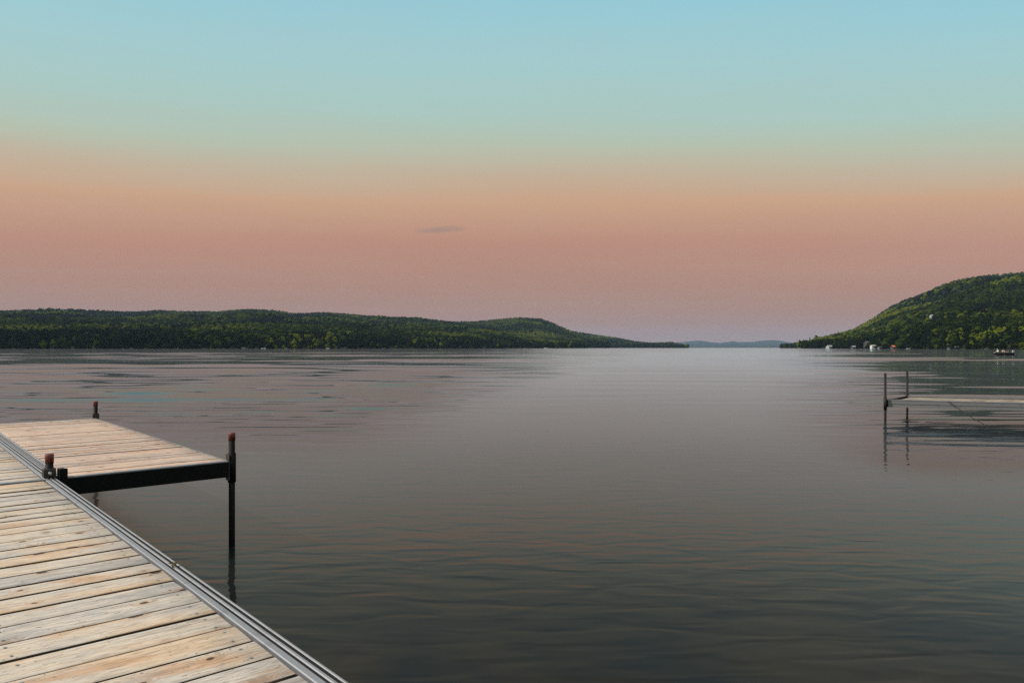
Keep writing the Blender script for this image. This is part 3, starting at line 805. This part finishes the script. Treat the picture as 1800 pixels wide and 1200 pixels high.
def motorboat(px, Z, z, L, hullmat, label, yaw=0.0, group='boats along the shores', screen=True, canopy=False):
    r = empty('motorboat', at(px, Z, z=z), yaw)
    hull_mb(L, L * 0.38, L * 0.15).build('hull', hullmat, r)
    if screen:
        mb = MB(); mb.box((L*0.08, -L*0.13, L*0.14), (L*0.10, L*0.13, L*0.25)); mb.build('windscreen', M['glass'], r)
        mb = MB(); mb.box((L*0.10, -L*0.15, L*0.13), (L*0.34, L*0.15, L*0.19), bevel=0.05); mb.build('foredeck', hullmat, r)
    if canopy:
        mb = MB(); mb.box((-L*0.3, -L*0.18, L*0.44), (L*0.2, L*0.18, L*0.47), bevel=0.03); c = mb.build('canopy', M['white'], r)
        for sx in (-0.28, 0.18):
            for sy in (-0.16, 0.16):
                mb = MB(); mb.tube([(L*sx, L*sy, L*0.12), (L*sx, L*sy, L*0.44)], 0.03, 6); mb.build('canopy_pole', M['bolt'], c)
    outboard(r, -L/2, M['hull_dark'])
    return tag(r, label, 'boat', group)

def rshore(px): return hill_r.col(px)[0] - 6
def lshore(px): return hill_a.col(px)[0] - 7
motorboat(1597.5, rshore(1597) - 6, 0, 5.5, M['white'], 'white motorboat moored just right of the red-roofed boathouse', 0.1)
motorboat(1668, rshore(1668) - 4, 0, 6.0, M['offwhite'], 'pale motorboat lying beside the canopied boat under the right hill', 0.9)
motorboat(1682, rshore(1682) - 4, 0, 6.0, M['hull_dark'], 'dark motorboat with a white canopy under the right hill', 0.05, screen=False, canopy=True)
motorboat(1735, rshore(1735) - 4, 0, 4.5, M['greywall'], 'small grey motorboat at the shore just left of the fishing boat', 0.0)
motorboat(1405.5, 1350, 0, 5.5, M['white'], 'white motorboat lying off the tip of the right point', 0.2)
motorboat(428, lshore(428), 0.9, 4.5, M['white'], 'white boat hauled out at the left shore, leftmost of the boats there', 0.6)
motorboat(503, lshore(503), 0, 5.0, M['offwhite'], 'pale boat on the left shore right of the leaning sailboat', 0.2)
motorboat(576, lshore(576), 0, 5.5, M['white'], 'white motorboat alone by the middle of the left shore', 0.0)
motorboat(674, lshore(674), 0, 4.2, M['offwhite'], 'tiny pale boat at the left shore, right of the lone white motorboat', 0.3)
motorboat(960, 1560, 0, 7.0, M['white'], 'white motorboat running below the rounded hill at the end of the left shore', 3.1)

r = empty('sailboat', at(463, lshore(463) - 8, z=0), 0.25); r.rotation_euler = (0, R(0), 0.25)
hull_mb(6.5, 2.0, 0.8).build('hull', M['white'], r)
mb = MB(); mb.box((0.1, -0.6, 0.75), (1.6, 0.6, 1.15), bevel=0.1); mb.build('cabin', M['white'], r)
mb = MB(); mb.tube([(0.4, 0, 0.6), (6.2, 0.3, 7.0)], [0.07, 0.045], 8); ms = mb.build('mast', M['offwhite'], r)
mb = MB(); mb.tube([(0.5, 0, 1.4), (-2.2, 0, 1.3)], 0.05, 8); mb.build('boom', M['offwhite'], ms)
tag(r, 'white sailboat with a slanting bare mast at the left shore', 'boat', 'boats along the shores')

# fishing boat with three people
def skin_obj(name, verts, edges, rad, mat, parent, root=0, sub=1):
    bm = bmesh.new(); lay = bm.verts.layers.skin.verify()
    vs = [bm.verts.new(v) for v in verts]
    for a, b_ in edges: bm.edges.new((vs[a], vs[b_]))
    for i, v in enumerate(vs):
        v[lay].radius = (rad[i], rad[i]); v[lay].use_root = (i == root)
    me = bpy.data.meshes.new(name); bm.to_mesh(me); bm.free(); me.materials.append(mat)
    o = bpy.data.objects.new(name, me); COL.objects.link(o); o.parent = parent
    m = o.modifiers.new('skin', 'SKIN'); m.use_smooth_shade = True
    s = o.modifiers.new('sub', 'SUBSURF'); s.levels = sub; s.render_levels = sub
    return o

def person(loc, yaw, shirt, hat, label, lean=0.1, reach=0.35):
    """seated figure looking along +x, seat at z = 0"""
    r = empty('person', loc, yaw)
    V, E, S = [], [], []
    def add(p, rad, par=None):
        V.append(Vector(p)); S.append(rad)
        if par is not None: E.append((par, len(V) - 1))
        return len(V) - 1
    pel = add((0, 0, 0.09), 0.14)
    bel = add((lean*0.4, 0, 0.26), 0.135, pel); che = add((lean*0.8, 0, 0.43), 0.155, bel); nec = add((lean, 0, 0.58), 0.055, che)
    jaw = add((lean*1.1 + 0.02, 0, 0.66), 0.078, nec); hd = add((lean*1.1 + 0.015, 0, 0.75), 0.095, jaw); add((lean*1.1 + 0.005, 0, 0.83), 0.065, hd)
    add((lean*1.1 + 0.115, 0, 0.70), 0.014, jaw)   # nose
    for s in (-1, 1):
        sh = add((lean*0.95, s*0.17, 0.53), 0.062, che); el = add((lean + 0.10, s*0.24, 0.28), 0.046, sh); wr = add((lean + reach, s*0.14, 0.24), 0.030, el)
        pa = add((lean + reach + 0.07, s*0.12, 0.24), 0.032, wr)
        for k in range(4): 
            a = add((lean + reach + 0.12, s*0.12 + (k - 1.5)*0.022, 0.235), 0.010, pa); add((lean + reach + 0.145, s*0.12 + (k - 1.5)*0.022, 0.205), 0.008, a)
        a = add((lean + reach + 0.08, s*0.08, 0.225), 0.011, pa); add((lean + reach + 0.11, s*0.065, 0.215), 0.009, a)
    for s in (-1, 1):
        hp = add((0.05, s*0.10, 0.07), 0.095, pel); kn = add((0.45, s*0.14, 0.08), 0.062, hp); an = add((0.48, s*0.14, -0.32), 0.042, kn); add((0.62, s*0.15, -0.38), 0.036, an)
    skin_obj('body', V, E, S, M['skin'], r)
    L_ = lean
    skin_obj('shirt', [(0, 0, 0.12), (L_*0.4, 0, 0.26), (L_*0.8, 0, 0.43), (L_, 0, 0.545), (L_*0.95, -0.17, 0.53), (L_ + 0.06, -0.215, 0.37), (L_*0.95, 0.17, 0.53), (L_ + 0.06, 0.215, 0.37)],
             [(0, 1), (1, 2), (2, 3), (2, 4), (4, 5), (2, 6), (6, 7)], [0.155, 0.155, 0.175, 0.08, 0.08, 0.066, 0.08, 0.066], shirt, r)
    skin_obj('trousers', [(0, 0, 0.09), (0.05, -0.10, 0.07), (0.45, -0.14, 0.08), (0.475, -0.14, -0.24), (0.05, 0.10, 0.07), (0.45, 0.14, 0.08), (0.475, 0.14, -0.24)],
             [(0, 1), (1, 2), (2, 3), (0, 4), (4, 5), (5, 6)], [0.16, 0.112, 0.078, 0.062, 0.112, 0.078, 0.062], M['cloth_dark'], r)
    mb = MB(); cx = L_*1.1 + 0.01
    mb.tube([(cx, 0, 0.775), (cx, 0, 0.83), (cx - 0.005, 0, 0.875)], [0.112, 0.105, 0.05], 14); mb.box((cx + 0.07, -0.08, 0.775), (cx + 0.20, 0.08, 0.79))
    mb.build('cap', hat, r)
    return tag(r, label, 'person', 'people in the fishing boat')

BZ = 150.0
br = empty('fishing_boat', at(1763, BZ, z=0.05), math.pi + 0.05)
hull_mb(4.0, 1.6, 0.44, 0.22).build('hull', M['hull_dark'], br)
for x in (-1.15, 0.05, 1.1):
    mb = MB(); mb.box((x - 0.16, -0.60, 0.28), (x + 0.16, 0.60, 0.32)); mb.build('seat', M['greywall'], br)
outboard(br, -2.0, M['offwhite'])
tag(br, 'dark open fishing boat with an outboard motor carrying people on the right', 'boat')
bm_ = Matrix.Translation(br.location) @ Matrix.Rotation(br.rotation_euler.z, 4, 'Z')
yw = br.rotation_euler.z
person(bm_ @ Vector((1.0, 0, 0.32)), yw, M['cloth_white'], M['cloth_white'], 'person in a white cap and pale shirt sitting in the bow of the fishing boat', 0.12)
person(bm_ @ Vector((0.05, 0.1, 0.32)), yw + 1.1, M['cloth_white'], M['cloth_red'], 'person in a red cap and pale shirt leaning forward amidships in the fishing boat', 0.25)
person(bm_ @ Vector((-1.15, -0.05, 0.32)), yw, M['cloth_dark'], M['cloth_dark'], 'person in dark clothes and cap sitting by the motor of the fishing boat', 0.08)

# ------------------------------------------------------------------ the dock
P_ANG = math.atan2(0.6534, 0.757)
DECK_Z = 0.64
J = Vector((-2.944, 4.765, DECK_Z))      # outer rail corner at the joint; local x = along the planks, y = along the dock, z = 0 deck top

def deck_boards(x0, x1, y0, y1, pitch, mat, parent, seed, screws=None, thick=0.036):
    rs = random.Random(seed); bm = bmesh.new(); lay_r = bm.verts.layers.float.new('plank_random'); lay_a = bm.verts.layers.float.new('plank_across')
    n = round((y1 - y0) / pitch); pt = (y1 - y0) / n
    for k in range(n):
        gap = rs.choice((0.010, 0.011, 0.012, 0.014, 0.016)); c = y0 + pt * (k + 0.5); hw = (pt - gap) / 2
        zt = rs.uniform(-0.0015, 0.0015); tilt = rs.uniform(-0.003, 0.003); skew = rs.uniform(-0.0015, 0.0015); cup = rs.uniform(-0.0012, 0.0012)
        ea, eb = x0 + rs.uniform(0, 0.004), x1 - rs.uniform(0, 0.004)
        rb = 0.004
        prof = [(-hw, -thick), (-hw, -rb), (-hw + rb*0.3, -rb*0.3), (-hw + rb, 0), (-hw*0.5, cup), (0, cup*1.3), (hw*0.5, cup), (hw - rb, 0), (hw - rb*0.3, -rb*0.3), (hw, -rb), (hw, -thick)]
        fr = [0.0, 0.003 / (eb - ea)] + [q / 7 for q in range(1, 7)] + [1 - 0.003 / (eb - ea), 1.0]
        segs = len(fr) - 1; rings = []; rv = rs.random()
        for s in range(segs + 1):
            x = ea + (eb - ea) * fr[s]; wob = skew * (fr[s] - 0.5) * 2 + 0.0008 * mnoise.noise(Vector((x*1.7, k*3.1, seed)))
            ring = []
            for i, (a, z) in enumerate(prof):
                end = 0.0025 if s in (0, segs) and i not in (0, 10) else 0
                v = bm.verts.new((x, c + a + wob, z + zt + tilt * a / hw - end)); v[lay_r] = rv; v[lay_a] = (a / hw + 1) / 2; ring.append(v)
            rings.append(ring)
        m = len(prof)
        for a_, b_ in zip(rings, rings[1:]):
            for i in range(m):
                f = bm.faces.new([a_[i], a_[(i+1) % m], b_[(i+1) % m], b_[i]]); f.smooth = (3 <= i < 7) and a_ is not rings[0] and b_ is not rings[-1]
        bm.faces.new(rings[0]); bm.faces.new(list(reversed(rings[-1])))
        if screws:
            for sx in screws:
                for sy in (-0.25, 0.25):
                    if rs.random() < 0.25: continue
                    g = bmesh.ops.create_circle(bm, cap_ends=True, segments=8, radius=0.005, matrix=Matrix.Translation((sx + rs.uniform(-.006, .006), c + sy * pt + rs.uniform(-.006, .006), zt + 0.0025 + cup)))
                    for v in g['verts']:
                        for f in v.link_faces: f.material_index = 1
    bmesh.ops.recalc_face_normals(bm, faces=bm.faces[:])
    me = bpy.data.meshes.new('deck_boards'); bm.to_mesh(me); bm.free(); me.materials.append(mat); me.materials.append(M['bolt'])
    o = bpy.data.objects.new('deck_boards', me); COL.objects.link(o); o.parent = parent
    return o

def grooved_rail(x0, x1, y0, y1, parent, bands, name='edge_rail', top=0.004, bot=-0.15):
    """aluminium extrusion along y; bands = [(fraction, 'rib' or 'slot')] across x"""
    wd = x1 - x0; prof = [(x0, bot), (x0, top)]; mis = [0]
    x = x0
    for i, (fr, typ) in enumerate(bands):
        xe = x + fr * wd
        if typ == 'rib':
            e = min(0.003, fr*wd*0.25)
            prof[-1] = (x, top - e)
            mis += [0, 0, 0]; prof += [(x + e, top), (xe - e, top), (xe, top - e)]
        else:
            mis += [1, 1, 1]; prof += [(x + 0.0005, top - 0.020), (xe - 0.0005, top - 0.020), (xe, top - 0.003)]
        x = xe
    prof.append((x1, bot)); mis += [0, 0]
    mb = MB(); mb.prism(prof, y0, y1, mis)
    return mb.build(name, [M['alu'], M['slot']], parent)

BANDS = [(0.36, 'rib'), (0.14, 'slot'), (0.20, 'rib'), (0.16, 'slot'), (0.14, 'rib')]
RW = 0.064
W = 1.30
def pole(parent, x, y, top, bottom, sleeve=None, sleeve_box=None, rad=0.023, cap=True, mat='iron', capname='cap'):
    mb = MB(); mb.tube([(x, y, bottom), (x, y, top)], rad, 16); p = mb.build('pole', M[mat], parent)
    if cap:
        mb = MB(); mb.tube([(x, y, top - 0.05), (x, y, top + 0.004), (x, y, top + 0.008)], [rad + 0.003, rad + 0.003, rad - 0.002], 16); mb.build('cap', M['cap'], p)
    if sleeve:
        mb = MB(); mb.tube([(x, y, sleeve[0]), (x, y, sleeve[1])], rad + 0.007, 16, caps=True); mb.build('sleeve', M['iron'], p)
    return p

# near section (the photographer stands on it)
near = empty('dock_section', J, P_ANG + 0.0056)
tag(near, 'near dock section of weathered grey planks with grooved aluminium rail', 'dock', 'dock sections')
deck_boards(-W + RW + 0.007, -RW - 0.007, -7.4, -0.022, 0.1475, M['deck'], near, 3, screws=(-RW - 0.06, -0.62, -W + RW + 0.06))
grooved_rail(-RW, 0.0, -7.4, -0.012, near, BANDS)
grooved_rail(-W, -W + RW, -7.4, -0.012, near, BANDS[::-1])
for yb in (-7.35, -5.0, -2.5, -0.06):
    mb = MB(); mb.box((-W + RW, yb - 0.03, -0.15), (-RW, yb + 0.03, -0.042)); mb.build('cross_beam', M['alu_dull'], near)
for x, y in ((-W - 0.03, -0.35), (-W - 0.03, -6.9), (0.028, -7.2)):
    pole(near, x, y, 0.14 if x > 0 else 0.16, -DECK_Z - 0.8, (-0.17, 0.05))

# far section, butted to the near one
far = empty('dock_section', J, P_ANG)
tag(far, 'far dock section alongside the side platform with a red-capped corner post', 'dock', 'dock sections')
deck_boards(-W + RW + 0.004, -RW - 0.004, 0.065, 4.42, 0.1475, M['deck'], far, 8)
grooved_rail(-RW, 0.0, 0.012, 4.42, far, BANDS)
grooved_rail(-W, -W + RW, 0.012, 4.42, far, BANDS[::-1])
mb = MB(); mb.box((-W + RW + 0.002, 0.012, -0.15), (-RW - 0.002, 0.060, 0.005), bevel=0.003); mb.build('end_rail', M['alu'], far)
for yb in (1.5, 3.0, 4.38):
    mb = MB(); mb.box((-W + RW, yb - 0.03, -0.15), (-RW, yb + 0.03, -0.042)); mb.build('cross_beam', M['alu_dull'], far)
pp = pole(far, -0.028, 0.085, 0.150, -DECK_Z - 0.8)
mb = MB(); mb.box((-0.066, 0.052, 0.007), (0.006, 0.124, 0.064), bevel=0.006); bk = mb.build('bracket', M['bracket'], pp)
mb = MB(); mb.tube([(-0.030, 0.054, 0.036), (-0.030, 0.040, 0.036)], [0.013, 0.011], 6); mb.tube([(-0.030, 0.041, 0.036), (-0.030, 0.033, 0.036)], [0.007, 0.006], 8)
mb.build('bolt', M['bolt'], bk)
pole(far, -W - 0.03, 4.2, 0.16, -DECK_Z - 0.8, (-0.17, 0.05))

# side platform
plat = empty('dock_platform', J, P_ANG)
tag(plat, 'wide side platform of paler peach planks on a black frame with red-capped poles', 'dock platform')
PX0, PX1, PY0, PY1 = 0.058, 1.118, 0.068, 4.42
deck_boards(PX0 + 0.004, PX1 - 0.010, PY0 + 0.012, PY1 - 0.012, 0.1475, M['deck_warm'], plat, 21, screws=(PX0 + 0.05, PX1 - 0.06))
# narrow ribbed rail between the far section and the platform boards
grooved_rail(0.004, PX0, PY0 + 0.07, PY1, plat, [(0.10, 'slot'), (0.14, 'rib'), (0.14, 'slot'), (0.12, 'rib'), (0.16, 'slot'), (0.34, 'rib')], 'edge_rail', top=0.003)
mb = MB()
mb.box((PX0, PY0 - 0.030, -0.120), (PX1, PY0 + 0.004, -0.008), bevel=0.003)
mb.box((PX1 - 0.030, PY0 + 0.005, -0.120), (PX1 + 0.004, PY1 - 0.005, -0.009), bevel=0.003)
mb.box((PX0, PY1 - 0.004, -0.120), (PX1, PY1 + 0.030, -0.008), bevel=0.003)
for yb in (1.2, 2.4, 3.5): mb.box((PX0, yb - 0.03, -0.120), (PX1 - 0.031, yb + 0.03, -0.040))
mb.build('frame', M['iron'], plat)
mb = MB(); mb.box((PX0 + 0.004, PY0 - 0.032, -0.0075), (PX1 - 0.004, PY0 + 0.009, 0.003), bevel=0.002); mb.build('front_trim', M['alu'], plat)
mb = MB(); mb.box((PX0, PY1 - 0.009, -0.0075), (PX1, PY1 + 0.030, 0.003), bevel=0.002); mb.build('back_trim', M['alu'], plat)
mb = MB(); mb.box((PX1 - 0.008, PY0 + 0.012, -0.0085), (PX1 + 0.005, PY1 - 0.012, 0.002), bevel=0.002); mb.build('side_trim', M['alu_dull'], plat)
p1 = pole(plat, PX1 + 0.040, PY0 + 0.020, 0.200, -DECK_Z - 0.8, (-0.168, 0.052))
mb = MB(); mb.box((PX1 + 0.005, PY0 - 0.014, -0.150), (PX1 + 0.012, PY0 + 0.050, 0.046)); mb.build('bracket', M['bracket'], p1)
p2 = pole(plat, PX1 + 0.002, PY1 + 0.062, 0.200, -DECK_Z - 0.8, (-0.168, 0.060))
mb = MB(); mb.box((PX1 - 0.036, PY1 + 0.031, -0.10), (PX1 + 0.036, PY1 + 0.038, 0.055)); mb.build('bracket', M['bracket'], p2)
mb = MB()   # open corner socket by the joint
mb.box((0.016, PY0 - 0.060, -0.120), (0.064, PY0 - 0.032, 0.062), bevel=0.004)
mb.box((0.016, PY0 - 0.0315, -0.120), (0.056, PY0 + 0.028, 0.058), bevel=0.004)
mb.build('corner_socket', M['iron'], plat)

# dry catkin lying on the near rail
mb = MB(); rs = random.Random(4)
lp = Vector((-0.012, -2.52, 0.006))
for k in range(9):
    a = rs.random()*6.28; q = lp + Vector((rs.uniform(-.010, .010), rs.uniform(-.016, .016), rs.uniform(0, .010)))
    mb.tube([q, q + Vector((math.cos(a)*0.012, math.sin(a)*0.012, rs.uniform(-.002, .008)))], [0.0028, 0.0006], 5)
o = mb.build('dry_catkin', M['leaf_dry']); o.matrix_world = Matrix.Translation(J) @ Matrix.Rotation(P_ANG, 4, 'Z')
tag(o, 'crumpled brown catkin stuck on the near aluminium rail', 'catkin')

# ------------------------------------------------------------------ neighbour's dock on the right
FR = Vector((7.76, 15.2, 0)); U = Vector((0.921, -0.389, 0)); V_ = Vector((0.66, 0.75, 0))   # its end runs back at a slant
NZ = 0.41; NL, NW = 9.0, 1.62
nd = empty('neighbour_dock', FR, 0.0)
tag(nd, 'narrow aluminium dock with two tall end posts on the right', 'dock')
def q(u, v, z): p = U * u + V_ * v; return (p.x, p.y, z)
def slab(mb, u0, u1, v0, v1, z0, z1, mi=0):
    vs = [q(u0, v0, z0), q(u1, v0, z0), q(u1, v1, z0), q(u0, v1, z0), q(u0, v0, z1), q(u1, v0, z1), q(u1, v1, z1), q(u0, v1, z1)]
    mb.quad_mesh(vs, [(0,3,2,1),(4,5,6,7),(0,1,5,4),(1,2,6,5),(2,3,7,6),(3,0,4,7)], mi)
mb = MB(); n = 60
for k in range(n):
    u0 = 0.07 + (NL - 0.1) * k / n; slab(mb, u0, u0 + (NL - 0.1) / n - 0.008, 0.065, NW - 0.065, NZ - 0.06, NZ - 0.022)
db = mb.build('deck_boards', simple('brown_boards', (0.23, 0.185, 0.135), 0.8, var=0.4, scale=3.0), nd)
mb = MB(); slab(mb, 0.0, NL, 0.0, 0.06, NZ - 0.075, NZ); slab(mb, 0.0, NL, 0.008, 0.052, NZ - 0.145, NZ - 0.076); mb.build('side_rail', [M['alu_dull']], nd)
mb = MB(); slab(mb, 0.0, NL, -0.006, 0.064, NZ + 0.001, NZ + 0.014); mb.build('rail_lip', M['alu'], nd)
mb = MB(); slab(mb, 0.0, NL, NW - 0.06, NW, NZ - 0.145, NZ); mb.build('side_rail', M['alu_dull'], nd)
mb = MB(); slab(mb, 0.0, NL, NW - 0.066, NW + 0.006, NZ + 0.001, NZ + 0.014); mb.build('rail_lip', M['alu'], nd)
mb = MB(); slab(mb, -0.05, -0.002, 0.0, NW, NZ - 0.14, NZ + 0.004); mb.build('end_rail', M['iron'], nd)
for u0 in (2.2, 4.4, 6.6, 8.8):
    mb = MB(); slab(mb, u0, u0 + 0.06, 0.066, NW - 0.067, NZ - 0.14, NZ - 0.061); mb.build('cross_beam', M['alu_dull'], nd)
for u, v in ((-0.04, -0.05), (-0.03, NW + 0.04), (8.4, -0.05), (8.4, NW + 0.05)):
    x, y, _ = q(u, v, 0)
    mb = MB(); mb.tube([(x, y, -1.2), (x, y, 0.97)], 0.024, 12); p = mb.build('pole', M['galv'], nd)
    mb = MB(); mb.tube([(x, y, NZ - 0.20), (x, y, NZ + 0.05)], 0.033, 12); mb.build('sleeve', M['galv'], p)
# mooring line from the dock into the water
a = FR + Vector(q(1.08, -0.008, NZ + 0.01)); b_ = Vector((9.10, 13.7, -0.08))
pts = []
for k in range(15):
    s = k / 14; p = a.lerp(b_, s); p.z -= 0.05 * math.sin(math.pi * s); pts.append(p)
mb = MB(); mb.tube(pts, 0.008, 6); o = mb.build('mooring_rope', M['rope'])
tag(o, 'thin dark rope slanting from the right dock into the water', 'rope')

# ------------------------------------------------------------------ the one small cloud
cz = 5200
bm = bmesh.new(); g = bmesh.ops.create_icosphere(bm, subdivisions=4, radius=1.0)
for v in g['verts']:
    d = v.co.copy(); k = 1 + 0.35 * mnoise.noise(d * 1.7 + Vector((3, 1, 8))) + 0.2 * mnoise.noise(d * 4 + Vector((1, 9, 2)))
    v.co = Vector((d.x * 185 * k, d.y * 110 * k, d.z * 17 * k + d.x * 12))
me = bpy.data.meshes.new('cloud'); bm.to_mesh(me); bm.free()
t = NT('cloud_vapour')
vp = t.n('ShaderNodeVolumePrincipled', inp={'Color': (0.36, 0.37, 0.42, 1), 'Density': 0.0027, 'Anisotropy': 0.0})
me.materials.append(t.out(None, vp.outputs[0]))
o = bpy.data.objects.new('cloud', me); COL.objects.link(o); o.location = at(775, cz, py=404)
tag(o, 'small thin grey cloud streak in the pink sky', 'cloud', kind='stuff')
